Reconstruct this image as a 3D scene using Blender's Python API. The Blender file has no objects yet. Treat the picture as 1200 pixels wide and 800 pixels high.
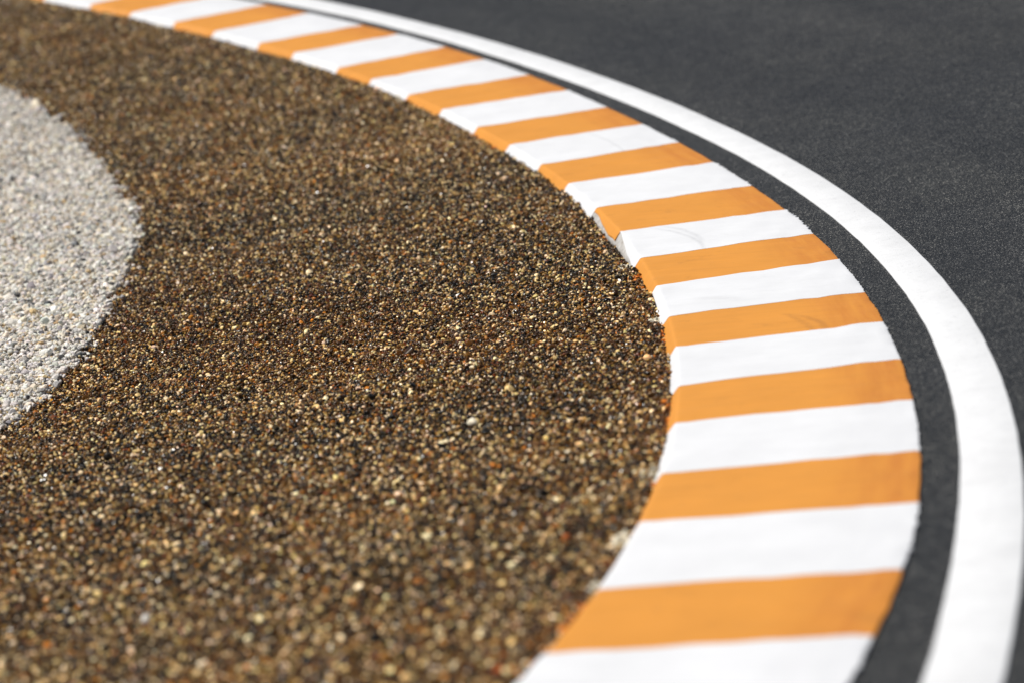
import bpy, bmesh, math, random
import numpy as np
from mathutils import Matrix, Vector

# ------------------------------------------------------------------ camera, sky, sun, exposure
sc = bpy.context.scene
COL = sc.collection

CAM_H = 1.9814
CAM_R = Vector((0.98675, -0.03673, -0.15804))
CAM_U = Vector((0.16225, 0.22337, 0.96113))
CAM_F = Vector((0.0, 0.97404, -0.22637))
cd = bpy.data.cameras.new('camera')
cam = bpy.data.objects.new('camera', cd)
COL.objects.link(cam)
cd.sensor_fit = 'HORIZONTAL'
cd.sensor_width = 36.0
cd.lens = 3115.5 / 1200 * 36
cd.clip_start = 0.1
cd.clip_end = 2000
cd.dof.use_dof = True
cd.dof.focus_distance = 9.1
cd.dof.aperture_fstop = 1.75
cd.dof.aperture_blades = 0
m = Matrix.Identity(4)
for i in range(3):
    m[i][0], m[i][1], m[i][2] = CAM_R[i], CAM_U[i], -CAM_F[i]
m[2][3] = CAM_H
cam.matrix_world = m
sc.camera = cam

SUN_DIR = Vector((-0.45, 0.0, 0.893)).normalized()      # towards the sun
elev = math.asin(SUN_DIR.z)
azim = math.atan2(SUN_DIR.x, SUN_DIR.y)
world = bpy.data.worlds.new('World')
sc.world = world
world.use_nodes = True
wn = world.node_tree
wn.nodes.clear()
sky = wn.nodes.new('ShaderNodeTexSky')
sky.sky_type = 'NISHITA'
sky.sun_disc = False
sky.sun_elevation = elev
sky.sun_rotation = azim
bg = wn.nodes.new('ShaderNodeBackground')
bg.inputs['Strength'].default_value = 0.05
wo = wn.nodes.new('ShaderNodeOutputWorld')
wn.links.new(sky.outputs[0], bg.inputs[0])
wn.links.new(bg.outputs[0], wo.inputs[0])

sd = bpy.data.lights.new('sun', 'SUN')
sd.energy = 4.45
sd.angle = math.radians(0.53)
sd.color = (1.0, 0.968, 0.92)
sun = bpy.data.objects.new('sun', sd)
COL.objects.link(sun)
sun.rotation_euler = (-SUN_DIR).to_track_quat('-Z', 'Y').to_euler()
sun.location = (-4, 6, 8)

sc.view_settings.view_transform = 'Standard'
sc.view_settings.look = 'None'
sc.view_settings.exposure = 0.12
sc.view_settings.gamma = 1.0
sc.view_settings.use_curve_mapping = False
sc.render.engine = 'CYCLES'
sc.cycles.use_denoising = True
sc.cycles.max_bounces = 6
sc.cycles.sample_clamp_indirect = 4.0

rng = np.random.default_rng(11)
random.seed(4)

# ------------------------------------------------------------------ plan of the corner, metres
KERB_OUTER = [
    (-0.217, 2.953), (-0.095, 3.170), (0.022, 3.392), (0.133, 3.616), (0.237, 3.843), (0.336, 4.073), (0.428, 4.305),
    (0.514, 4.540), (0.593, 4.777), (0.666, 5.016), (0.733, 5.257), (0.794, 5.499), (0.849, 5.743), (0.899, 5.988),
    (0.944, 6.234), (0.983, 6.481), (1.018, 6.728), (1.049, 6.976), (1.076, 7.225), (1.099, 7.474), (1.118, 7.723),
    (1.132, 7.973), (1.143, 8.223), (1.149, 8.473), (1.150, 8.723), (1.147, 8.973), (1.139, 9.222), (1.126, 9.472),
    (1.108, 9.721), (1.086, 9.970), (1.059, 10.219), (1.027, 10.467), (0.991, 10.714), (0.951, 10.961), (0.907, 11.207),
    (0.859, 11.452), (0.807, 11.697), (0.752, 11.941), (0.693, 12.184), (0.631, 12.426), (0.564, 12.667), (0.494, 12.907),
    (0.418, 13.145), (0.338, 13.382), (0.254, 13.617), (0.164, 13.850), (0.068, 14.082), (-0.033, 14.310), (-0.139, 14.537),
    (-0.251, 14.760), (-0.368, 14.981), (-0.491, 15.198), (-0.619, 15.413), (-0.753, 15.624), (-0.892, 15.832),
    (-1.036, 16.036), (-1.186, 16.237), (-1.341, 16.433), (-1.500, 16.625), (-1.665, 16.813), (-1.834, 16.997),
    (-2.009, 17.177), (-2.187, 17.351), (-2.371, 17.521), (-2.558, 17.687), (-2.750, 17.847), (-2.946, 18.002),
    (-3.146, 18.152),
]
KERB_RIDGE = [
    (-0.874, 3.101), (-0.747, 3.316), (-0.625, 3.534), (-0.510, 3.756), (-0.401, 3.981), (-0.299, 4.210), (-0.204, 4.441),
    (-0.115, 4.674), (-0.033, 4.910), (0.042, 5.149), (0.111, 5.389), (0.173, 5.631), (0.230, 5.875), (0.280, 6.120),
    (0.325, 6.366), (0.365, 6.612), (0.399, 6.860), (0.429, 7.108), (0.455, 7.357), (0.476, 7.606), (0.493, 7.855),
    (0.505, 8.105), (0.514, 8.355), (0.518, 8.605), (0.517, 8.855), (0.511, 9.105), (0.501, 9.355), (0.486, 9.604),
    (0.467, 9.853), (0.442, 10.102), (0.413, 10.351), (0.378, 10.598), (0.340, 10.845), (0.296, 11.091), (0.248, 11.337),
    (0.196, 11.581), (0.139, 11.825), (0.078, 12.067), (0.013, 12.308), (-0.056, 12.549), (-0.130, 12.788), (-0.208, 13.025),
    (-0.291, 13.261), (-0.379, 13.495), (-0.471, 13.727), (-0.569, 13.957), (-0.672, 14.185), (-0.780, 14.410),
    (-0.894, 14.633), (-1.013, 14.853), (-1.137, 15.070), (-1.267, 15.283), (-1.402, 15.494), (-1.541, 15.702),
    (-1.686, 15.906), (-1.834, 16.106), (-1.988, 16.304), (-2.146, 16.498), (-2.308, 16.688), (-2.474, 16.875),
    (-2.644, 17.058), (-2.818, 17.238), (-2.995, 17.414), (-3.177, 17.585), (-3.362, 17.753), (-3.551, 17.917),
    (-3.744, 18.077), (-3.939, 18.232), (-4.138, 18.383), (-4.341, 18.530),
]
LINE_INNER = [
    (0.004, 2.529), (0.090, 2.764), (0.172, 3.000), (0.253, 3.236), (0.331, 3.474), (0.407, 3.712), (0.480, 3.951),
    (0.551, 4.191), (0.620, 4.431), (0.686, 4.672), (0.749, 4.914), (0.810, 5.157), (0.868, 5.400), (0.922, 5.644),
    (0.974, 5.889), (1.021, 6.134), (1.066, 6.380), (1.106, 6.627), (1.142, 6.874), (1.174, 7.122), (1.201, 7.371),
    (1.224, 7.620), (1.242, 7.869), (1.255, 8.119), (1.264, 8.368), (1.268, 8.618), (1.267, 8.868), (1.262, 9.118),
    (1.252, 9.368), (1.237, 9.618), (1.218, 9.867), (1.193, 10.116), (1.165, 10.364), (1.131, 10.612), (1.093, 10.859),
    (1.051, 11.105), (1.003, 11.351), (0.952, 11.595), (0.896, 11.839), (0.835, 12.081), (0.770, 12.323), (0.701, 12.563),
    (0.628, 12.802), (0.550, 13.040), (0.468, 13.276), (0.382, 13.511), (0.292, 13.744), (0.197, 13.975), (0.098, 14.205),
    (-0.006, 14.432), (-0.114, 14.657), (-0.228, 14.880), (-0.347, 15.100), (-0.471, 15.317), (-0.601, 15.530),
    (-0.737, 15.740), (-0.878, 15.946), (-1.026, 16.148), (-1.179, 16.346), (-1.339, 16.538), (-1.504, 16.725),
    (-1.675, 16.908), (-1.852, 17.085), (-2.034, 17.256), (-2.221, 17.422), (-2.414, 17.581), (-2.611, 17.735),
    (-2.812, 17.883), (-3.019, 18.024), (-3.229, 18.159),
]
LINE_OUTER = [
    (0.114, 2.449), (0.203, 2.682), (0.289, 2.917), (0.372, 3.153), (0.453, 3.389), (0.531, 3.627), (0.606, 3.865),
    (0.679, 4.105), (0.748, 4.345), (0.815, 4.586), (0.879, 4.827), (0.940, 5.070), (0.998, 5.313), (1.053, 5.557),
    (1.104, 5.802), (1.152, 6.047), (1.195, 6.293), (1.236, 6.540), (1.272, 6.787), (1.304, 7.035), (1.331, 7.284),
    (1.355, 7.532), (1.374, 7.782), (1.388, 8.031), (1.398, 8.281), (1.404, 8.531), (1.405, 8.781), (1.402, 9.031),
    (1.394, 9.281), (1.381, 9.531), (1.364, 9.780), (1.343, 10.029), (1.316, 10.278), (1.286, 10.526), (1.250, 10.773),
    (1.211, 11.020), (1.166, 11.266), (1.117, 11.511), (1.064, 11.756), (1.006, 11.999), (0.944, 12.241), (0.877, 12.482),
    (0.806, 12.722), (0.731, 12.960), (0.651, 13.197), (0.567, 13.432), (0.479, 13.666), (0.386, 13.898), (0.289, 14.129),
    (0.187, 14.357), (0.081, 14.583), (-0.030, 14.807), (-0.146, 15.029), (-0.267, 15.248), (-0.392, 15.464), (-0.523, 15.677),
    (-0.658, 15.887), (-0.799, 16.094), (-0.944, 16.297), (-1.094, 16.497), (-1.250, 16.693), (-1.409, 16.885),
    (-1.574, 17.074), (-1.743, 17.258), (-1.916, 17.438), (-2.094, 17.613), (-2.276, 17.785), (-2.463, 17.952),
    (-2.653, 18.114),
]
# paint joints along the kerb: distance along the outer edge and along the ridge
KERB_SR = [
    0.001, 0.461, 1.011, 1.511, 2.072, 2.582, 3.102, 3.562, 4.122, 4.612, 5.103, 5.643, 6.223, 6.743, 7.263, 7.763, 8.313,
    8.834, 9.404, 9.884, 10.434, 10.854, 11.434, 11.895,
]
KERB_SL = [
    0.001, 0.461, 1.001, 1.461, 2.011, 2.461, 2.971, 3.431, 3.931, 4.422, 4.942, 5.452, 6.002, 6.482, 7.012, 7.522, 8.052,
    8.542, 9.062, 9.493, 10.063, 10.483, 11.013, 11.463, 11.943, 12.383,
]
GREY_RIM = [
    (-3.900, 6.750), (-3.200, 6.850), (-2.550, 7.150), (-2.050, 7.600), (-1.780, 7.980), (-1.632, 8.273), (-1.608, 8.490),
    (-1.527, 8.622), (-1.500, 8.974), (-1.488, 9.328), (-1.483, 10.779), (-1.456, 11.067), (-1.560, 11.909), (-1.649, 12.112),
    (-1.759, 12.613), (-2.011, 13.556), (-2.099, 13.841), (-2.285, 14.290), (-2.385, 14.547), (-2.598, 14.935),
    (-2.950, 15.500), (-3.500, 16.200), (-4.200, 16.900), (-5.200, 17.600),
]
BROWN_PALETTE = [(0.0065, 0.0055, 0.0038), (0.017, 0.0135, 0.0085), (0.056, 0.042, 0.018), (0.046, 0.021, 0.004), (0.095, 0.043, 0.0075),
                 (0.190, 0.100, 0.019), (0.350, 0.228, 0.068), (0.760, 0.620, 0.320), (0.920, 0.840, 0.630), (0.140, 0.035, 0.005), (0.460, 0.185, 0.020)]
BROWN_WEIGHTS = [22, 14, 11, 13, 12, 10, 9.5, 9.0, 5.5, 1.8, 2.0]
WARM_IDX = [3, 4, 5, 9, 10]
COOL_IDX = [0, 1, 2]
RED_IDX = [3, 9]
GREY_PALETTE = [(0.84, 0.795, 0.715), (0.74, 0.695, 0.625), (0.84, 0.74, 0.57), (0.57, 0.55, 0.515), (0.35, 0.34, 0.335), (0.09, 0.09, 0.093),
                (0.65, 0.47, 0.25), (0.92, 0.89, 0.83), (0.47, 0.39, 0.29)]
GREY_WEIGHTS = [26, 20, 16, 12, 8, 5, 4, 12, 4.5]
SPACING = 0.0089
#            centre x, y, radius, middle x, y, reach, half width, weight
ORANGE_SCUFFS = [(0.559, 7.868, 0.387, 0.935, 7.900, 0.24, 0.014, 0.44), (-0.143, 7.793, 1.050, 0.896, 7.945, 0.22, 0.013, 0.34),
                 (-1.361, 6.583, 2.20, 0.837, 6.471, 0.30, 0.006, 0.25), (0.30, 4.70, 0.36, 0.61, 4.87, 0.12, 0.03, 0.28)]
WHITE_SCUFFS = [(-0.024, 9.341, 0.755, 0.707, 9.528, 0.33, 0.010, 0.36), (0.175, 9.456, 0.562, 0.713, 9.619, 0.28, 0.012, 0.30),
                (-1.179, 11.223, 1.798, 0.578, 11.604, 0.40, 0.007, 0.36), (0.5, 8.2, 0.32, 0.69, 8.45, 0.12, 0.03, 0.20)]
PEBBLES = [
    (-0.150, 7.373, 0.036, (0.88, 0.78, 0.58), 'large cream pebble, the biggest pale stone on the brown gravel'),
    (0.051, 5.949, 0.026, (0.45, 0.12, 0.025), 'blurred orange red pebble on the brown gravel close to a white block'),
    (-0.130, 4.916, 0.026, (0.50, 0.11, 0.020), 'red orange pebble at the lower edge of the photo near the kerb'),
    (-0.081, 8.507, 0.022, (0.42, 0.17, 0.035), 'amber brown pebble in the sharply focused middle of the gravel'),
    (-0.928, 5.808, 0.030, (0.90, 0.85, 0.75), 'white blurred pebble at the lower left of the gravel'),
]

# ------------------------------------------------------------------ terrain: a gently banked, dished corner
def soft(d, lim, tail):
    a = np.abs(d)
    e = np.maximum(a - lim, 0.0)
    return np.where(a < lim, a * a, lim * lim + 2 * lim * tail * (1 - np.exp(-e / tail)))

def G(x, y):
    return 0.0100 * soft(np.asarray(y, float) - 9, 10, 4) + 0.00958 * soft(np.asarray(x, float), 5, 3)

class Waves:
    """smooth value noise: a sum of random plane waves"""
    def __init__(self, seed, lam, n=14, spread=0.5):
        r = np.random.default_rng(seed)
        a = r.uniform(0, 2 * np.pi, n)
        k = 2 * np.pi / (lam * np.exp(r.normal(0, spread, n)))
        self.kx, self.ky, self.p = k * np.cos(a), k * np.sin(a), r.uniform(0, 6.28, n)
        self.n = n
    def __call__(self, x, y):
        out = np.zeros(np.shape(x))
        for i in range(self.n):
            out = out + np.sin(self.kx[i] * x + self.ky[i] * y + self.p[i])
        return out / math.sqrt(self.n / 2)

class Curve:
    """polyline sampled every 0.25 m, s = 0 at index i0; continued at both ends with constant curvature"""
    def __init__(self, pts, s_first, ext0=6.0, ext1=10.0, k0=0.085, k1=0.075):
        P = [np.array(p) for p in pts]
        def go(P, k, length):
            d = P[-1] - P[-3]
            th = math.atan2(d[1], d[0])
            out = []
            q = P[-1].copy()
            for i in range(int(length / 0.25)):
                th += k * 0.25
                q = q + 0.25 * np.array([math.cos(th), math.sin(th)])
                out.append(q.copy())
            return out
        tail = go(P, k1, ext1)
        headp = go(P[::-1], -k0, ext0)
        A = np.array(headp[::-1] + P + tail)
        s0 = s_first - 0.25 * len(headp) + 0.25 * np.arange(len(A))
        # resample finely and smooth the digitised polyline
        self.S = np.arange(s0[0], s0[-1], 0.05)
        A = np.stack([np.interp(self.S, s0, A[:, 0]), np.interp(self.S, s0, A[:, 1])], -1)
        for _ in range(60):
            A[1:-1] = 0.25 * A[:-2] + 0.5 * A[1:-1] + 0.25 * A[2:]
        self.P = A
        t = np.gradient(A, axis=0)
        self.T = np.unwrap(np.arctan2(t[:, 1], t[:, 0]))
    def pos(self, s):
        return np.stack([np.interp(s, self.S, self.P[:, 0]), np.interp(s, self.S, self.P[:, 1])], -1)
    def nrm(self, s):                                  # unit normal to the left of travel
        T = np.interp(s, self.S, self.T)
        return np.stack([-np.sin(T), np.cos(T)], -1)
    def dist(self, x, y):
        """signed distance (left of the curve positive) and arc position"""
        n = len(x)
        D = np.empty(n); Q = np.empty(n)
        C = self.P[::5]
        A, B = C[:-1], C[1:]
        AB = B - A
        L2 = (AB ** 2).sum(1)
        for i in range(0, n, 20000):
            p = np.stack([x[i:i + 20000], y[i:i + 20000]], -1)
            ap = p[:, None] - A[None]
            t = np.clip((ap * AB).sum(-1) / L2, 0, 1)
            v = ap - t[..., None] * AB
            d2 = (v ** 2).sum(-1)
            j = d2.argmin(1); r = np.arange(len(j))
            sg = np.sign(AB[j, 0] * ap[r, j, 1] - AB[j, 1] * ap[r, j, 0])
            D[i:i + 20000] = np.sqrt(d2[r, j]) * sg
            Q[i:i + 20000] = self.S[::5][j] + t[r, j] * 0.25
        return D, Q

cR = Curve(KERB_OUTER, -2.0)
cL = Curve(KERB_RIDGE, -2.0)
cLi = Curve(LINE_INNER, -2.0)
cLo = Curve(LINE_OUTER, -2.0)
# the rim of the grey gravel, travelled the same way as the kerb; every 0.25 m
_rim = np.array(GREY_RIM)
_sr = np.concatenate([[0], np.cumsum(np.linalg.norm(np.diff(_rim, axis=0), axis=1))])
_ss = np.arange(0, _sr[-1], 0.25)
_rimS = np.stack([np.interp(_ss, _sr, _rim[:, 0]), np.interp(_ss, _sr, _rim[:, 1])], -1)
cG = Curve(_rimS, 0.0, ext0=1.0, ext1=1.0, k0=0.3, k1=0.05)

# ------------------------------------------------------------------ materials
def new_mat(name):
    mt = bpy.data.materials.new(name)
    mt.use_nodes = True
    nt = mt.node_tree
    b = nt.nodes['Principled BSDF']
    return mt, nt, b

class NT:
    def __init__(self, nt):
        self.t = nt
    def n(self, kind, **kw):
        nd = self.t.nodes.new(kind)
        for k, v in kw.items():
            setattr(nd, k, v)
        return nd
    def l(self, a, b):
        self.t.links.new(a, b)
    def math(self, op, a, b=None, c=None, clamp=False):
        nd = self.n('ShaderNodeMath', operation=op, use_clamp=clamp)
        for i, v in enumerate((a, b, c)):
            if v is None:
                continue
            if isinstance(v, (int, float)):
                nd.inputs[i].default_value = v
            else:
                self.l(v, nd.inputs[i])
        return nd.outputs[0]
    def vmath(self, op, a, b=None):
        nd = self.n('ShaderNodeVectorMath', operation=op)
        for i, v in enumerate((a, b)):
            if v is None:
                continue
            if isinstance(v, tuple):
                nd.inputs[i].default_value = v
            else:
                self.l(v, nd.inputs[i])
        return nd
    def noise(self, vec, scale, detail=3.0, rough=0.55):
        nd = self.n('ShaderNodeTexNoise')
        self.l(vec, nd.inputs['Vector'])
        nd.inputs['Scale'].default_value = scale
        nd.inputs['Detail'].default_value = detail
        nd.inputs['Roughness'].default_value = rough
        return nd.outputs['Fac']
    def voro(self, vec, scale, out='Distance', feature='F1'):
        nd = self.n('ShaderNodeTexVoronoi', feature=feature)
        self.l(vec, nd.inputs['Vector'])
        nd.inputs['Scale'].default_value = scale
        return nd.outputs[out]
    def rng(self, v, a, b, c=0.0, d=1.0, smooth=False):
        nd = self.n('ShaderNodeMapRange')
        nd.interpolation_type = 'SMOOTHSTEP' if smooth else 'LINEAR'
        self.l(v, nd.inputs[0])
        for i, q in enumerate((a, b, c, d)):
            nd.inputs[i + 1].default_value = q
        return nd.outputs[0]
    def mix(self, fac, a, b, blend='MIX'):
        nd = self.n('ShaderNodeMix', data_type='RGBA', blend_type=blend)
        for sock, v in ((nd.inputs[0], fac), (nd.inputs[6], a), (nd.inputs[7], b)):
            if isinstance(v, tuple):
                sock.default_value = (*v, 1.0)
            elif isinstance(v, (int, float)):
                sock.default_value = v
            else:
                self.l(v, sock)
        return nd.outputs[2]
    def ramp(self, v, stops, mode='LINEAR'):
        nd = self.n('ShaderNodeValToRGB')
        nd.color_ramp.interpolation = mode
        e = nd.color_ramp.elements
        while len(e) < len(stops):
            e.new(0.5)
        for i, (p, c) in enumerate(stops):
            e[i].position = p
            e[i].color = (*c, 1.0)
        self.l(v, nd.inputs[0])
        return nd.outputs[0]
    def bump(self, h, strength, dist, normal=None):
        nd = self.n('ShaderNodeBump')
        nd.inputs['Strength'].default_value = strength
        nd.inputs['Distance'].default_value = dist
        self.l(h, nd.inputs['Height'])
        if normal is not None:
            self.l(normal, nd.inputs['Normal'])
        return nd.outputs[0]

# asphalt: dark binder with small crushed stones, faint longitudinal mottling
def asphalt_mat():
    mt, nt, b = new_mat('asphalt')
    N = NT(nt)
    pos = N.n('ShaderNodeNewGeometry').outputs['Position']
    mp = N.n('ShaderNodeMapping')
    mp.inputs['Scale'].default_value = (1.6, 0.16, 1.0)
    N.l(N.n('ShaderNodeUVMap', uv_map='road_uv').outputs[0], mp.inputs[0])
    lane = N.noise(mp.outputs[0], 1.0, 4.0, 0.6)
    rnd = N.voro(pos, 190.0, 'Color')
    sep = N.n('ShaderNodeSeparateColor')
    N.l(rnd, sep.inputs[0])
    dist = N.voro(pos, 190.0, 'Distance')
    stone = N.ramp(sep.outputs[0], [(0.0, (0.010, 0.010, 0.010)), (0.35, (0.022, 0.022, 0.022)),
                                    (0.65, (0.056, 0.055, 0.052)), (0.88, (0.132, 0.129, 0.121)), (1.0, (0.38, 0.365, 0.33))])
    gap = N.rng(dist, 0.25, 0.62, 0.0, 1.0)
    c = N.mix(gap, stone, (0.012, 0.012, 0.012))
    big = N.noise(pos, 0.9, 4.0, 0.6)
    mid = N.noise(pos, 9.0, 3.0, 0.6)
    c = N.mix(1.0, c, N.ramp(big, [(0.3, (0.88, 0.89, 0.93)), (0.7, (1.13, 1.13, 1.09))]), 'MULTIPLY')
    c = N.mix(1.0, c, N.ramp(mid, [(0.3, (0.80, 0.80, 0.81)), (0.7, (1.24, 1.24, 1.23))]), 'MULTIPLY')
    c = N.mix(1.0, c, N.ramp(lane, [(0.32, (0.82, 0.82, 0.83)), (0.68, (1.42, 1.40, 1.35))]), 'MULTIPLY')
    N.l(c, b.inputs['Base Color'])
    b.inputs['Roughness'].default_value = 0.5
    b.inputs['Specular IOR Level'].default_value = 0.3
    h = N.math('SUBTRACT', 1.0, dist)
    h = N.math('ADD', h, N.math('MULTIPLY', sep.outputs[1], 0.8))
    n1 = N.bump(h, 1.0, 0.0045)
    n2 = N.bump(N.noise(pos, 22.0, 2.0), 0.25, 0.006, n1)
    N.l(n2, b.inputs['Normal'])
    return mt

def scuff(N, pos, cx, cy, r, mx, my, mr, w, seed=0.0):
    """tyre rub: a narrow arc of radius r round (cx, cy), fading out mr metres from (mx, my)"""
    d = N.vmath('DISTANCE', pos, (cx, cy, 0.0))
    flat = N.vmath('MULTIPLY', pos, (1.0, 1.0, 0.0)).outputs[0]
    d = N.vmath('DISTANCE', flat, (cx, cy, 0.0)).outputs['Value']
    e = N.math('ABSOLUTE', N.math('SUBTRACT', d, r))
    band = N.rng(e, 0.0, w * 1.5, 1.0, 0.0, True)
    far = N.vmath('DISTANCE', flat, (mx, my, 0.0)).outputs['Value']
    return N.math('MULTIPLY', band, N.rng(far, mr * 0.4, mr, 1.0, 0.0, True))

def paint_mat(name, base, dirt, scuffs, edge_tone, strength):
    mt, nt, b = new_mat(name)
    N = NT(nt)
    pos = N.n('ShaderNodeNewGeometry').outputs['Position']
    uvn = N.n('ShaderNodeUVMap', uv_map='kerb_uv')
    uv = uvn.outputs[0]
    sep = N.n('ShaderNodeSeparateXYZ')
    N.l(uv, sep.inputs[0])
    c = N.mix(N.rng(N.noise(pos, 5.0, 4.0, 0.6), 0.35, 0.7), base, tuple(min(1, q * 0.92) for q in base))
    # brush and roller streaks running along the stripe
    st = N.n('ShaderNodeMapping')
    st.inputs['Scale'].default_value = (3.0, 42.0, 1.0)
    N.l(uv, st.inputs[0])
    streak = N.noise(st.outputs[0], 1.0, 4.0, 0.65)
    c = N.mix(N.rng(streak, 0.42, 0.75, 0.0, 0.5 * strength), c, tuple(q * 0.80 for q in base))
    # worn, darker band by the track where tyres climb the kerb
    lt = N.n('ShaderNodeMapping')
    lt.inputs['Scale'].default_value = (26.0, 2.2, 1.0)
    N.l(uv, lt.inputs[0])
    track = N.noise(lt.outputs[0], 1.0, 4.0, 0.7)
    near = N.rng(sep.outputs[0], 0.05, 0.26, 1.0, 0.0, True)
    c = N.mix(N.math('MULTIPLY', near, N.rng(track, 0.30, 0.70, 0.12, 0.85 * strength)), c, edge_tone)
    # grime specks
    sp = N.rng(N.noise(pos, 210.0, 2.0, 0.5), 0.735, 0.79, 0.0, 0.55)
    c = N.mix(sp, c, dirt)
    sm = N.math('MULTIPLY', N.rng(N.noise(pos, 14.0, 5.0, 0.7), 0.58, 0.78, 0.0, 0.22 * strength), 1.0)
    c = N.mix(sm, c, dirt)
    for s in scuffs:
        f = scuff(N, pos, *s[:7])
        f = N.math('MULTIPLY', f, N.rng(N.noise(pos, 60.0, 3.0, 0.6), 0.25, 0.6, 0.25, 1.0))
        f = N.math('MULTIPLY', f, s[7] * 0.7)
        c = N.mix(f, c, dirt)
    N.l(c, b.inputs['Base Color'])
    b.inputs['Roughness'].default_value = 0.55
    b.inputs['Specular IOR Level'].default_value = 0.35
    n1 = N.bump(N.noise(pos, 300.0, 3.0, 0.6), 0.35, 0.0006)
    n2 = N.bump(N.noise(st.outputs[0], 2.0, 3.0, 0.6), 0.3, 0.0012, n1)
    n3 = N.bump(N.noise(pos, 11.0, 3.0, 0.5), 0.35, 0.004, n2)
    N.l(n3, b.inputs['Normal'])
    return mt

def concrete_mat():
    mt, nt, b = new_mat('bare_concrete')
    N = NT(nt)
    pos = N.n('ShaderNodeNewGeometry').outputs['Position']
    c = N.ramp(N.noise(pos, 35.0, 5.0, 0.7), [(0.25, (0.24, 0.20, 0.16)), (0.5, (0.44, 0.42, 0.39)), (0.8, (0.62, 0.60, 0.58))])
    N.l(c, b.inputs['Base Color'])
    b.inputs['Roughness'].default_value = 0.9
    N.l(N.bump(N.noise(pos, 120.0, 4.0, 0.7), 0.8, 0.003), b.inputs['Normal'])
    return mt

def line_mat():
    mt, nt, b = new_mat('line_paint')
    N = NT(nt)
    pos = N.n('ShaderNodeNewGeometry').outputs['Position']
    d = N.voro(pos, 170.0, 'Distance')
    c = N.mix(N.rng(N.noise(pos, 6.0, 5.0, 0.65), 0.4, 0.75, 0.0, 1.0), (0.71, 0.71, 0.705), (0.63, 0.63, 0.625))
    pit = N.math('MULTIPLY', N.rng(d, 0.5, 0.75, 0.0, 1.0), N.rng(N.noise(pos, 40.0, 3.0), 0.5, 0.7, 0.0, 0.5))
    c = N.mix(pit, c, (0.42, 0.42, 0.42))
    N.l(c, b.inputs['Base Color'])
    b.inputs['Roughness'].default_value = 0.6
    n1 = N.bump(N.math('SUBTRACT', 1.0, d), 0.3, 0.0014)
    N.l(n1, b.inputs['Normal'])
    return mt

def grain_mat(name, wet):
    mt, nt, b = new_mat(name)
    N = NT(nt)
    a = N.n('ShaderNodeAttribute', attribute_type='INSTANCER', attribute_name='tint')
    tc = N.n('ShaderNodeTexCoord').outputs['Object']
    v = N.noise(tc, 3.0, 4.0, 0.65)
    c = N.mix(1.0, a.outputs['Color'], N.ramp(v, [(0.25, (0.62, 0.60, 0.58)), (0.75, (1.32, 1.32, 1.32))]), 'MULTIPLY')
    N.l(c, b.inputs['Base Color'])
    if wet:
        b.inputs['Roughness'].default_value = 0.34
        b.inputs['Specular IOR Level'].default_value = 0.12
        b.inputs['Coat Weight'].default_value = 0.7
        b.inputs['Coat Roughness'].default_value = 0.24
        b.inputs['Coat IOR'].default_value = 1.40
        b.inputs['Coat Tint'].default_value = (1.0, 0.90, 0.66, 1.0)
    else:
        b.inputs['Roughness'].default_value = 0.85
        b.inputs['Specular IOR Level'].default_value = 0.3
        N.l(N.bump(N.noise(tc, 9.0, 3.0), 0.4, 0.15), b.inputs['Normal'])
    return mt

def pebble_mat(name, col):
    mt, nt, b = new_mat(name)
    N = NT(nt)
    tc = N.n('ShaderNodeTexCoord').outputs['Object']
    c = N.mix(N.rng(N.noise(tc, 120.0, 4.0, 0.6), 0.35, 0.7), col, tuple(q * 0.7 for q in col))
    N.l(c, b.inputs['Base Color'])
    b.inputs['Roughness'].default_value = 0.55
    b.inputs['Specular IOR Level'].default_value = 0.25
    return mt

def bed_mat(name, stops, rough):
    mt, nt, b = new_mat(name)
    N = NT(nt)
    pos = N.n('ShaderNodeNewGeometry').outputs['Position']
    sep = N.n('ShaderNodeSeparateColor')
    N.l(N.voro(pos, 85.0, 'Color'), sep.inputs[0])
    d = N.voro(pos, 85.0, 'Distance')
    c = N.ramp(sep.outputs[0], stops)
    N.l(c, b.inputs['Base Color'])
    b.inputs['Roughness'].default_value = rough
    N.l(N.bump(N.math('SUBTRACT', 1.0, d), 1.0, 0.012), b.inputs['Normal'])
    return mt

def ground_mat():
    mt, nt, b = new_mat('sandy_soil')
    N = NT(nt)
    pos = N.n('ShaderNodeNewGeometry').outputs['Position']
    c = N.ramp(N.noise(pos, 0.6, 8.0, 0.65), [(0.3, (0.16, 0.13, 0.08)), (0.55, (0.28, 0.24, 0.16)), (0.75, (0.12, 0.14, 0.06))])
    N.l(c, b.inputs['Base Color'])
    b.inputs['Roughness'].default_value = 0.95
    N.l(N.bump(N.noise(pos, 20.0, 6.0, 0.7), 0.6, 0.03), b.inputs['Normal'])
    return mt

M_ASPH = asphalt_mat()
M_CONC = concrete_mat()
M_LINE = line_mat()
M_ORANGE = paint_mat('orange_paint', (0.690, 0.283, 0.041), (0.16, 0.07, 0.025), ORANGE_SCUFFS, (0.50, 0.165, 0.024), 1.0)
M_WHITE = paint_mat('white_paint', (0.742, 0.742, 0.742), (0.22, 0.22, 0.23), WHITE_SCUFFS, (0.60, 0.60, 0.61), 0.38)
M_WET = grain_mat('resin_bound_stone', True)
M_DRY = grain_mat('dry_stone', False)
M_BED = bed_mat('resin_bed', [(0.0, (0.008, 0.006, 0.004)), (0.5, (0.022, 0.014, 0.007)), (0.8, (0.06, 0.038, 0.018)), (1.0, (0.16, 0.11, 0.055))], 0.5)
M_TRAP = bed_mat('trap_bed', [(0.0, (0.07, 0.066, 0.058)), (0.5, (0.22, 0.205, 0.18)), (1.0, (0.52, 0.49, 0.43))], 0.9)
M_SOIL = ground_mat()

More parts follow.
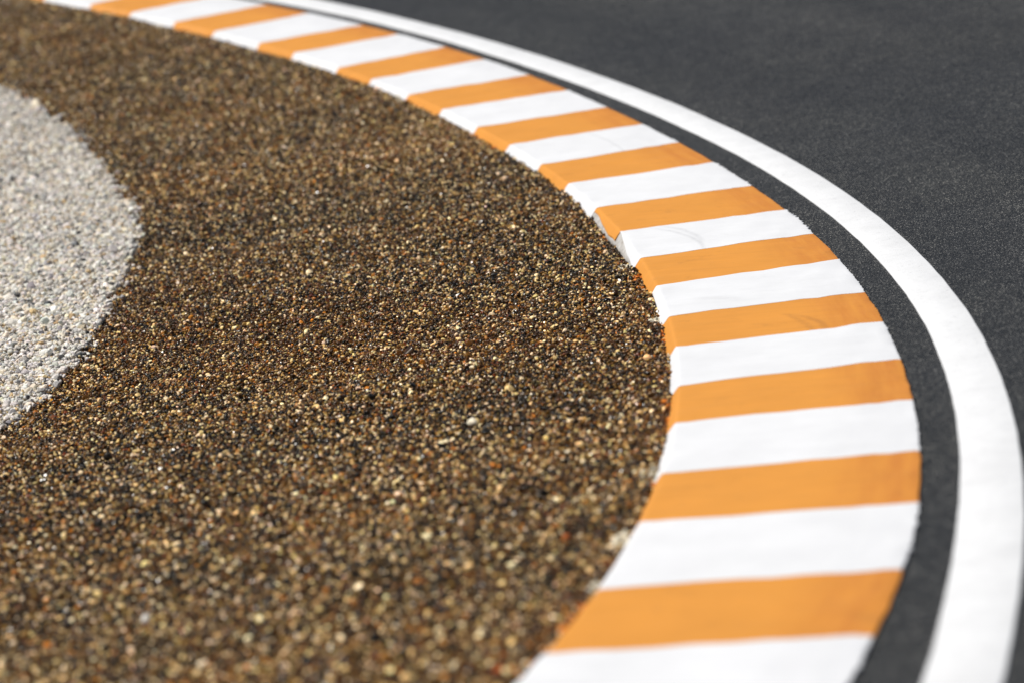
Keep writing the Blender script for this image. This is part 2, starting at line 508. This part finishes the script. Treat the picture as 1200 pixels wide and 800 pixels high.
# ------------------------------------------------------------------ mesh helpers
def mesh_obj(name, verts, faces, mat, parent=None, smooth=True):
    me = bpy.data.meshes.new(name)
    me.from_pydata([tuple(map(float, v)) for v in verts], [], faces)
    me.update()
    me.materials.append(mat)
    if smooth:
        me.shade_smooth()
    o = bpy.data.objects.new(name, me)
    COL.objects.link(o)
    if parent is not None:
        o.parent = parent
    return o

def grid_faces(nu, nv, flip=False):
    f = []
    for i in range(nu - 1):
        for j in range(nv - 1):
            q = (i * nv + j, (i + 1) * nv + j, (i + 1) * nv + j + 1, i * nv + j + 1)
            f.append(q[::-1] if flip else q)
    return f

def tag(o, label=None, cat=None, group=None, kind=None):
    for k, v in (('label', label), ('category', cat), ('group', group), ('kind', kind)):
        if v:
            o[k] = v
    return o

# ------------------------------------------------------------------ ground sheet out to the horizon
def graded(a, b, fine, far):
    mid = np.arange(a, b + 1e-6, fine)
    out = [far * 0 + b]
    ext = np.array([1, 2.5, 5, 9, 16, 30, 60, 120, 250, 500], float)
    return np.concatenate([(a - ext)[::-1], mid, b + ext])

gx, gy = graded(-14, 16, 0.5, 0), graded(-6, 30, 0.5, 0)
X, Y = np.meshgrid(gx, gy, indexing='ij')
Z = G(X, Y) - 0.15
V = np.stack([X, Y, Z], -1).reshape(-1, 3)
o = mesh_obj('ground', V, grid_faces(len(gx), len(gy)), M_SOIL)
tag(o, 'sandy soil and thin grass around the track', kind='structure')

# ------------------------------------------------------------------ road: asphalt from under the kerb outwards
def ribbon(curve, s, offs, zfun):
    p, n = curve.pos(s), curve.nrm(s)
    P = p[:, None, :] - n[:, None, :] * np.asarray(offs)[None, :, None]        # offsets count to the right (outwards)
    z = zfun(P[..., 0], P[..., 1])
    return np.concatenate([P, z[..., None]], -1)

s_road = np.arange(cR.S[0], cR.S[-1], 0.125)
offs = np.concatenate([[-0.20, -0.02], np.arange(0.05, 3.0, 0.15), np.arange(3.0, 15.0, 0.5)])
rough_w = Waves(3, 0.9)
V = ribbon(cR, s_road, offs, lambda x, y: G(x, y) + 0.0006 * rough_w(x, y))
road = mesh_obj('road', V.reshape(-1, 3), grid_faces(len(s_road), len(offs), True), M_ASPH)
uvl = road.data.uv_layers.new(name='road_uv')
vi = np.empty(len(road.data.loops), dtype=np.int32)
road.data.loops.foreach_get('vertex_index', vi)
UV = np.stack(np.broadcast_arrays(offs[None, :], s_road[:, None]), -1).reshape(-1, 2)
uvl.data.foreach_set('uv', UV[vi].astype(np.float32).ravel())
tag(road, 'dark grey asphalt racetrack curving round the striped kerb', kind='structure')

# painted edge line, a thin coat with slightly wavering edges
s_line = np.arange(-6.0, 22.0, 0.02)
wl = Waves(21, 0.30, 22, 1.0)
pi, po = cLi.pos(s_line - 0.0), cLo.pos(s_line)
# match the two rims station by station
d_, q_ = cLo.dist(pi[:, 0], pi[:, 1])
po = cLo.pos(q_)
e1 = 0.0005 * wl(s_line, 0 * s_line); e2 = 0.0005 * wl(s_line, 0 * s_line + 40)
dirn = (po - pi) / np.linalg.norm(po - pi, axis=1)[:, None]
pi = pi + dirn * e1[:, None]; po = po + dirn * e2[:, None]
cols = []
for t, dz in ((0.0, -0.006), (0.0, 0.0035), (0.02, 0.0045), (0.5, 0.0048), (0.98, 0.0045), (1.0, 0.0035), (1.0, -0.006)):
    P = pi * (1 - t) + po * t
    if dz < 0:
        P = P + dirn * (0.001 if t > 0.5 else -0.001)
    z = G(P[:, 0], P[:, 1]) + 0.0006 * rough_w(P[:, 0], P[:, 1]) + dz
    cols.append(np.concatenate([P, z[:, None]], -1))
V = np.stack(cols, 1)
line = mesh_obj('edge_line', V.reshape(-1, 3), grid_faces(len(s_line), 7, True), M_LINE, road)
tag(line, 'white painted edge line running just outside the kerb')

def bound_s(k):
    a = KERB_SR[k] if 0 <= k < len(KERB_SR) else (0.51 * k if k < 0 else KERB_SR[-1] + 0.515 * (k - len(KERB_SR) + 1))
    b = KERB_SL[k] if 0 <= k < len(KERB_SL) else (0.485 * k if k < 0 else KERB_SL[-1] + 0.475 * (k - len(KERB_SL) + 1))
    return a, b

KB = np.array([bound_s(k)[1] for k in range(-5, 34)])

# ------------------------------------------------------------------ gravel heights
und = Waves(5, 1.1, 12, 0.4)
und2 = Waves(6, 0.16, 14, 0.4)
dipw = Waves(8, 1.3, 8, 0.4)

def gravel_h(x, y, D, Q):
    """height of the bound gravel above the terrain; D metres in from the kerb ridge, Q along it"""
    base = 0.016 + 0.006 * und(x, y) * np.clip(D / 0.6, 0, 1) + 0.0022 * und2(x, y)
    # where it meets the kerb: mostly up on the bevel, lower beside a few blocks so that the bare back shows
    dip = 1.7 * np.exp(-((Q - 4.95) / 0.55) ** 4) + 0.6 * np.exp(-((Q - 3.2) / 0.25) ** 2) + 0.5 * np.exp(-((Q - 2.15) / 0.18) ** 2)
    i = np.clip(np.searchsorted(KB, Q) - 1, 0, len(KB) - 2)
    frac = np.clip((Q - KB[i]) / (KB[i + 1] - KB[i]), 0, 1)
    saw = 0.020 * (frac - 0.45) * np.exp(-((Q - 3.6) / 3.2) ** 2)
    edge = 0.018 + saw + 0.0035 * dipw(Q, Q * 0) - 0.014 * dip
    k = np.exp(-np.maximum(D - 0.03, 0) / 0.07)
    return base * (1 - k) + edge * k

rimw = Waves(9, 0.14, 14, 0.6)
def rim_dist(x, y):
    d, q = cG.dist(x, y)
    return d - 0.030 + 0.019 * rimw(x, y)

# ------------------------------------------------------------------ beds below the stones
s_bed = np.arange(cL.S[0], cL.S[-1], 0.08)
offs = -np.concatenate([[0.0, 0.03], np.arange(0.07, 3.2, 0.06), np.arange(3.3, 8.0, 0.4)])
p, n = cL.pos(s_bed), cL.nrm(s_bed)
P = p[:, None, :] - n[:, None, :] * offs[None, :, None]
D = np.broadcast_to(-offs[None, :], P.shape[:2]); Q = np.broadcast_to(s_bed[:, None], P.shape[:2])
z = G(P[..., 0], P[..., 1]) + gravel_h(P[..., 0], P[..., 1], D, Q) - 0.007
V = np.concatenate([P, z[..., None]], -1).reshape(-1, 3)
o = mesh_obj('gravel_bed', V, grid_faces(len(s_bed), len(offs)), M_BED)
tag(o, 'dark bed under the brown resin bound gravel', kind='structure')

s_tr = np.arange(cG.S[0], cG.S[-1], 0.08)
offs = -np.concatenate([[-0.02, 0.02], np.arange(0.07, 1.6, 0.06), np.arange(1.7, 6.0, 0.4)])
p, n = cG.pos(s_tr), cG.nrm(s_tr)
P = p[:, None, :] - n[:, None, :] * offs[None, :, None]
fx, fy = P[..., 0].ravel(), P[..., 1].ravel()
Dk, Qk = cL.dist(fx, fy)
rise = (0.010 + 0.012 * np.clip(-np.broadcast_to(offs[None, :], P.shape[:2]).ravel() / 0.3, 0, 1))
z = G(fx, fy) + gravel_h(fx, fy, Dk, Qk) + rise - 0.009
z = np.where(np.broadcast_to((offs > 0)[None, :], P.shape[:2]).ravel(), z - 0.02, z)
V = np.stack([fx, fy, z], -1)
o = mesh_obj('gravel_trap', V, grid_faces(len(s_tr), len(offs)), M_TRAP)
tag(o, 'pale bed under the loose grey gravel', kind='structure')

# ------------------------------------------------------------------ kerb
kerb = bpy.data.objects.new('racing_kerb', None)
COL.objects.link(kerb)
tag(kerb, 'low curved kerb painted in orange and white stripes beside the asphalt', 'kerb', kind='thing')

bw = Waves(31, 0.10, 12, 0.6)          # wander of the painted joints
ew = Waves(33, 0.022, 24, 0.8)         # ragged paint at the asphalt side
ew2 = Waves(34, 0.35, 10, 0.6)
top_w = Waves(35, 0.22, 14, 0.6)       # hand-floated unevenness of the top
# profile across the kerb: (fraction of the width, metres past the ridge, height)
PROF = [(0.0, 0, 0.0080), (0.006, 0, 0.0092), (0.018, 0, 0.0104), (0.06, 0, 0.0122), (0.11, 0, 0.0142), (0.15, 0, 0.0158),
        (0.18, 0, 0.0170), (0.24, 0, 0.0193), (0.32, 0, 0.0222), (0.42, 0, 0.0258), (0.54, 0, 0.0300), (0.66, 0, 0.0341),
        (0.78, 0, 0.0381), (0.88, 0, 0.0414), (0.95, 0, 0.0437), (0.985, 0, 0.0449), (0.997, 0.0, 0.0449), (1.0, 0.002, 0.0436), (1.0, 0.006, 0.0400), (1.0, 0.014, 0.0310),
        (1.0, 0.023, 0.0208), (1.0, 0.031, 0.0110), (1.0, 0.033, 0.0060)]
BEV_E = [0.0] + [q[1] for q in PROF if q[1] > 0]
BEV_Z = [0.0447] + [q[2] for q in PROF if q[1] > 0]
BARE = {9: (1.0, 0.10), 10: (0.97, 0.35), 7: (1.0, 0.55), 6: (1.0, 0.75), 12: (1.0, 0.7), 4: (1.0, 0.8)}
NV = 41
def kerb_block(k):
    a0, b0 = bound_s(k)
    a1, b1 = bound_s(k + 1)
    orange = k % 2 == 0
    v = np.linspace(0, 1, NV)
    sR_, sL_ = a0 + (a1 - a0) * v, b0 + (b1 - b0) * v
    pR, pL, nL = cR.pos(sR_), cL.pos(sL_), cL.nrm(sL_)
    wdt = np.linalg.norm(pL - pR, axis=1)
    tang = np.stack([nL[:, 1], -nL[:, 0]], -1)
    vs, uvs, body = [], [], []
    lift = 0.0 if orange else 0.0011
    rag = 0.0008 * ew(sR_, 0 * sR_) + 0.0009 * ew2(sR_, 0 * sR_)
    if not orange:
        rag = rag + 0.004 * np.maximum(ew(sR_, 0 * sR_ + 9), 0) * (ew2(sR_, 0 * sR_ + 5) > 0.3)
    if k in (1, 9):
        rag = rag + 0.0036 * np.abs(ew(sR_ * 1.7, 0 * sR_ + 3)) * (v > 0.12)
    # share of the back bevel that carries paint, from the near joint to the far joint
    f0, f1 = BARE.get(k, (1.0, 1.0))
    cover = np.clip(f0 + (f1 - f0) * v + 0.06 * ew2(sL_, 0 * sL_ + 70) * (f1 < 1), 0.06, 1.0)
    prof = PROF
    for i, (t, e, z) in enumerate(prof):
        if e > 0:                                        # paint ends partway down the bevel
            e2 = np.minimum(e, 0.033 * cover)
            z = np.interp(e2, BEV_E, BEV_Z)
        else:
            e2 = np.zeros(NV)
        P = pR * (1 - t) + pL * t + nL * e2[:, None]
        if t < 0.03:
            P = P + (pR - pL) / wdt[:, None] * (rag * (1 - t / 0.03))[:, None]
        # joints wander a little, the same for both neighbours
        for kk, w in ((k, np.clip(1 - v * 8, 0, 1)), (k + 1, np.clip(1 - (1 - v) * 8, 0, 1))):
            off = 0.0026 * float(bw(np.array([t * 0.63 + e]), np.array([kk * 3.7]))[0])
            P = P + tang * (off * w)[:, None]
        zz = G(P[:, 0], P[:, 1]) + z + lift + 0.0009 * top_w(P[:, 0], P[:, 1]) * (t > 0.01)
        vs.append(np.concatenate([P, zz[:, None]], -1))
        uvs.append(np.stack([t * wdt + e, sR_ * (1 - t) + sL_ * t], -1))
    A = np.stack(vs, 0)                                 # (profile, v, 3)
    U = np.stack(uvs, 0)
    # skirts: ends of the coat turn down at the joints, back and front
    n_p = len(prof)
    faces = grid_faces(n_p, NV)
    verts = [A.reshape(-1, 3)]
    uvl = [U.reshape(-1, 2)]
    base = n_p * NV
    ring = [(i, 0) for i in range(n_p)] + [(n_p - 1, j) for j in range(1, NV)] + [(i, NV - 1) for i in range(n_p - 2, -1, -1)] + [(0, j) for j in range(NV - 2, 0, -1)]
    low = np.array([A[i, j] - np.array([0, 0, 0.006]) for i, j in ring])
    verts.append(low)
    uvl.append(np.array([U[i, j] for i, j in ring]))
    L = len(ring)
    for q in range(L):
        i, j = ring[q]; i2, j2 = ring[(q + 1) % L]
        faces.append((i * NV + j, base + q, base + (q + 1) % L, i2 * NV + j2))
    V = np.concatenate(verts)
    UV = np.concatenate(uvl)
    c0 = A[n_p // 2, NV // 2].copy(); c0[2] -= 0.03
    name = 'orange_block' if orange else 'white_block'
    ob = mesh_obj(name, V - c0, [f[::-1] for f in faces], M_ORANGE if orange else M_WHITE, kerb)
    ob.location = c0
    me = ob.data
    uvlay = me.uv_layers.new(name='kerb_uv')
    vi = np.empty(len(me.loops), dtype=np.int32)
    me.loops.foreach_get('vertex_index', vi)
    uvlay.data.foreach_set('uv', UV[vi].astype(np.float32).ravel())
    me.set_sharp_from_angle(angle=math.radians(38))
    # bare concrete under the paint: visible at the back face and along the lip
    rows = []
    jj = np.arange(0, NV, 4)
    for (t, e, z) in ((0.004, 0, -0.10), (0.004, 0, 0.004), (0.02, 0, 0.0065), (0.5, 0, 0.025), (0.975, 0, 0.0415), (1.0, 0.0008, 0.0415), (1.0, 0.0285, 0.0085), (1.0, 0.0318, 0.000), (1.0, 0.0345, -0.12)):
        P = pR[jj] * (1 - t) + pL[jj] * t + nL[jj] * e
        zz = G(P[:, 0], P[:, 1]) + z
        rows.append(np.concatenate([P, zz[:, None]], -1))
    B = np.stack(rows, 0)
    nb, mb = B.shape[:2]
    fb = [f[::-1] for f in grid_faces(nb, mb)]
    fb.append(tuple(i * mb for i in range(nb)))
    fb.append(tuple(i * mb + mb - 1 for i in range(nb))[::-1])
    cb = mesh_obj('concrete_body', B.reshape(-1, 3) - c0, fb, M_CONC, ob, smooth=False)
    return ob

for k in range(-5, 33):
    kerb_block(k)

# ------------------------------------------------------------------ stones
def stone_mesh(name, seed, sub, mat, angular=0.25, flat=0.72):
    r = np.random.default_rng(seed)
    bm = bmesh.new()
    bmesh.ops.create_icosphere(bm, subdivisions=sub, radius=0.5)
    axes = r.normal(size=(11, 3)); axes /= np.linalg.norm(axes, axis=1)[:, None]
    cut = r.uniform(0.29, 0.45, 11)
    st = np.array([1.0, r.uniform(0.68, 0.95), flat * r.uniform(0.85, 1.15)])
    for v in bm.verts:
        c = np.array(v.co)
        for a, q in zip(axes, cut):                      # worn facets
            d = c @ a
            if d > q:
                c = c - a * (d - q) * min(1.0, 0.55 + angular)
        c = c * st
        v.co = Vector(c)
    me = bpy.data.meshes.new(name)
    bm.to_mesh(me); bm.free()
    me.materials.append(mat)
    me.shade_smooth()
    return me

def protos(name, mat, n, angular, flat, seed):
    col = bpy.data.collections.new(name)                 # not linked to the scene
    for i in range(n):
        ob = bpy.data.objects.new('%s_stone' % name, stone_mesh('%s_stone' % name, seed + i, 3, mat, angular, flat))
        col.objects.link(ob)
    return col

def hexgrid(x0, x1, y0, y1, d):
    ny = int((y1 - y0) / (d * 0.866)); nx = int((x1 - x0) / d)
    jx, jy = np.meshgrid(np.arange(nx), np.arange(ny), indexing='ij')
    x = x0 + (jx + 0.5 * (jy % 2)) * d
    y = y0 + jy * d * 0.866
    return x.ravel(), y.ravel()

def seen(x, y, mg):
    """a generous patch of ground round what a visitor standing here looks at"""
    left = x > -1.22 - 0.142 * (y - 5.51) - mg
    near = y > 5.51 - 0.585 * (x + 1.22) - mg
    return left & near & (y < 17.6 + 0.3 * mg)

def stones(name, x, y, z, size, tint, col, label):
    n = len(x)
    me = bpy.data.meshes.new(name)
    me.vertices.add(n)
    me.vertices.foreach_set('co', np.stack([x, y, z], -1).astype(np.float32).ravel())
    r = np.random.default_rng(n)
    rot = np.stack([r.normal(0, 0.6, n), r.normal(0, 0.6, n), r.uniform(0, 6.2832, n)], -1)
    a = me.attributes.new('turn', 'FLOAT_VECTOR', 'POINT'); a.data.foreach_set('vector', rot.astype(np.float32).ravel())
    scl = size[:, None] * np.exp(r.normal(0, 0.10, (n, 3)))
    a = me.attributes.new('size', 'FLOAT_VECTOR', 'POINT'); a.data.foreach_set('vector', scl.astype(np.float32).ravel())
    a = me.attributes.new('pick', 'INT', 'POINT'); a.data.foreach_set('value', r.integers(0, 1000, n).astype(np.int32))
    a = me.attributes.new('tint', 'FLOAT_COLOR', 'POINT')
    a.data.foreach_set('color', np.concatenate([tint, np.ones((n, 1))], 1).astype(np.float32).ravel())
    ob = bpy.data.objects.new(name, me)
    COL.objects.link(ob)
    ng = bpy.data.node_groups.new(name + '_scatter', 'GeometryNodeTree')
    ng.interface.new_socket('Geometry', in_out='INPUT', socket_type='NodeSocketGeometry')
    ng.interface.new_socket('Geometry', in_out='OUTPUT', socket_type='NodeSocketGeometry')
    gi = ng.nodes.new('NodeGroupInput'); go = ng.nodes.new('NodeGroupOutput')
    ci = ng.nodes.new('GeometryNodeCollectionInfo')
    ci.inputs['Collection'].default_value = col
    ci.inputs['Separate Children'].default_value = True
    ci.inputs['Reset Children'].default_value = True
    ip = ng.nodes.new('GeometryNodeInstanceOnPoints')
    ip.inputs['Pick Instance'].default_value = True
    def attr(nm, ty):
        nd = ng.nodes.new('GeometryNodeInputNamedAttribute')
        nd.data_type = ty
        nd.inputs['Name'].default_value = nm
        return nd.outputs['Attribute']
    e2r = ng.nodes.new('FunctionNodeEulerToRotation')
    ng.links.new(attr('turn', 'FLOAT_VECTOR'), e2r.inputs[0])
    ng.links.new(gi.outputs[0], ip.inputs['Points'])
    ng.links.new(ci.outputs[0], ip.inputs['Instance'])
    ng.links.new(attr('pick', 'INT'), ip.inputs['Instance Index'])
    ng.links.new(e2r.outputs[0], ip.inputs['Rotation'])
    ng.links.new(attr('size', 'FLOAT_VECTOR'), ip.inputs['Scale'])
    ng.links.new(ip.outputs[0], go.inputs[0])
    md = ob.modifiers.new('scatter', 'NODES')
    md.node_group = ng
    tag(ob, label, kind='stuff')
    return ob

def pick(pal, w, n, r):
    w = np.asarray(w, float)
    if w.ndim == 1:
        w = np.broadcast_to(w, (n, len(w)))
    c = np.cumsum(w / w.sum(1, keepdims=True), 1)
    i = (r.random(n)[:, None] > c).sum(1)
    return np.asarray(pal)[np.minimum(i, len(pal) - 1)]

MG = 0.5
x, y = hexgrid(-4.2, 0.7, 4.3, 18.0, SPACING)
x = x + rng.normal(0, 0.26 * SPACING, len(x)); y = y + rng.normal(0, 0.26 * SPACING, len(y))
x2, y2 = hexgrid(-4.2, 0.7, 4.3, 18.0, SPACING * 2.0)       # a looser upper layer of proud stones
x2 = x2 + rng.normal(0, 0.6 * SPACING, len(x2)); y2 = y2 + rng.normal(0, 0.6 * SPACING, len(y2))
# coarser cover further out to the side
x3, y3 = hexgrid(-6.0, 0.7, 3.6, 18.0, SPACING * 1.38)
x3 = x3 + rng.normal(0, 0.28 * SPACING, len(x3)); y3 = y3 + rng.normal(0, 0.28 * SPACING, len(y3))
k3 = seen(x3, y3, 1.7) & ~seen(x3, y3, MG)
x3, y3 = x3[k3], y3[k3]
ok, ok2 = seen(x, y, MG), seen(x2, y2, MG)
x, y, x2, y2 = x[ok], y[ok], x2[ok2], y2[ok2]
lay = np.concatenate([np.zeros(len(x)), np.ones(len(x2)), np.zeros(len(x3))])
big = np.concatenate([np.ones(len(x) + len(x2)), np.full(len(x3), 1.36)])
x = np.concatenate([x, x2, x3]); y = np.concatenate([y, y2, y3])
D, Q = cL.dist(x, y)
ok = D > 0.024
x, y, lay, D, Q, big = x[ok], y[ok], lay[ok], D[ok], Q[ok], big[ok]
rd = rim_dist(x, y)
grey = rd + rng.laplace(0, 0.014, len(x)) > 0
h = gravel_h(x, y, D, Q)
z = G(x, y) + h

# bound brown gravel
b = ~grey
xb, yb, zb, Db, Qb, lb = x[b], y[b], z[b], D[b], Q[b], lay[b]
n = len(xb)
size = 0.0102 * big[b] * np.exp(rng.normal(0, 0.33, n))
size = np.where(rng.random(n) < 0.010, size * 1.5, size)
zz = zb - 0.002 + rng.normal(0, 0.0030, n) + 0.0040 * lb
zz = np.where(Db < 0.035, zz - 0.003, zz)
pa, pb_ = Waves(51, 1.5, 10, 0.5)(xb, yb), Waves(52, 0.5, 12, 0.5)(xb, yb)
pal = np.array(BROWN_PALETTE) * np.array([1.06, 0.97, 0.95])
w = np.tile(np.array(BROWN_WEIGHTS, float), (n, 1))
band = (yb - 8.9 + 1.19 * (xb - 0.47)) / 1.55          # stones darker in a strip across the middle, redder on this side of it
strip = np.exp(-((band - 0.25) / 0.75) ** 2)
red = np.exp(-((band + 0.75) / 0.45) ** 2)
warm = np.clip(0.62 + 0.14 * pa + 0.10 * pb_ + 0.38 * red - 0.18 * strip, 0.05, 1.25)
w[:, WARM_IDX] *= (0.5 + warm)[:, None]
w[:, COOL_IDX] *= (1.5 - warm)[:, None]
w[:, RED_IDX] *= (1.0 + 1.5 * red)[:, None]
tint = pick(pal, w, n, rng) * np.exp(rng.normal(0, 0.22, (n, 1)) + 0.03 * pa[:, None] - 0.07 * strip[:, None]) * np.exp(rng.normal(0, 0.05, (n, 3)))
# paint that ran off the kerb onto the first stones
kb = np.array([bound_s(k)[1] for k in range(-5, 34)])
blk = np.searchsorted(kb, Qb) - 1 - 5
spl = (Db < 0.036 + 0.022 * np.clip(Waves(61, 0.12, 10, 0.5)(Qb, Qb * 0), 0, 2)) & (rng.random(n) < 0.6) & (Waves(62, 0.35, 8, 0.5)(Qb, Qb * 0) > 0.75)
tint[spl & (blk % 2 == 0)] = (0.66, 0.22, 0.035)
tint[spl & (blk % 2 == 1)] = (0.72, 0.71, 0.68)
col_b = protos('bound', M_WET, 16, 0.43, 0.74, 100)
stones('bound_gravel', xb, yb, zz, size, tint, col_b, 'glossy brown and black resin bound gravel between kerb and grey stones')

# loose grey gravel, a little higher
g = grey
g = g & (rng.random(len(x)) < np.where(big > 1, 0.95, 0.70))
xg, yg, rg, lg = x[g], y[g], rd[g], lay[g]
n = len(xg)
size = 0.0155 * np.sqrt(big[g]) * np.exp(rng.normal(0, 0.36, n))
size = np.where(rng.random(n) < 0.02, size * 1.5, size)
zg = z[g] + 0.010 + 0.012 * np.clip(rg / 0.3, 0, 1) - 0.003 + rng.normal(0, 0.0046, n) + 0.006 * lg
tint = pick(np.array(GREY_PALETTE), GREY_WEIGHTS, n, rng) * np.exp(rng.normal(0, 0.13, (n, 1))) * np.exp(rng.normal(0, 0.025, (n, 3)))
col_g = protos('loose', M_DRY, 14, 0.42, 0.74, 300)
stones('loose_gravel', xg, yg, zg, size, tint, col_g, 'loose pale grey gravel heaped at the left')


# ------------------------------------------------------------------ single pebbles that stand out on the gravel
for i, (px, py, sz, colr, label) in enumerate(PEBBLES):
    me = stone_mesh('pebble', 700 + i, 3, pebble_mat('pebble_%d' % i, colr), 0.1, 0.8)
    ob = bpy.data.objects.new('pebble', me)
    COL.objects.link(ob)
    Dp, Qp = cL.dist(np.array([px]), np.array([py]))
    hz = float((G(px, py) + gravel_h(np.array([px]), np.array([py]), Dp, Qp))[0])
    me.transform(Matrix.Diagonal((sz, sz, sz, 1.0)))
    ob.location = (px, py, hz + sz * 0.30)
    ob.rotation_euler = (random.uniform(-0.3, 0.3), random.uniform(-0.3, 0.3), random.uniform(0, 6.28))
    tag(ob, label, 'pebble', 'larger pebbles lying on the brown gravel')
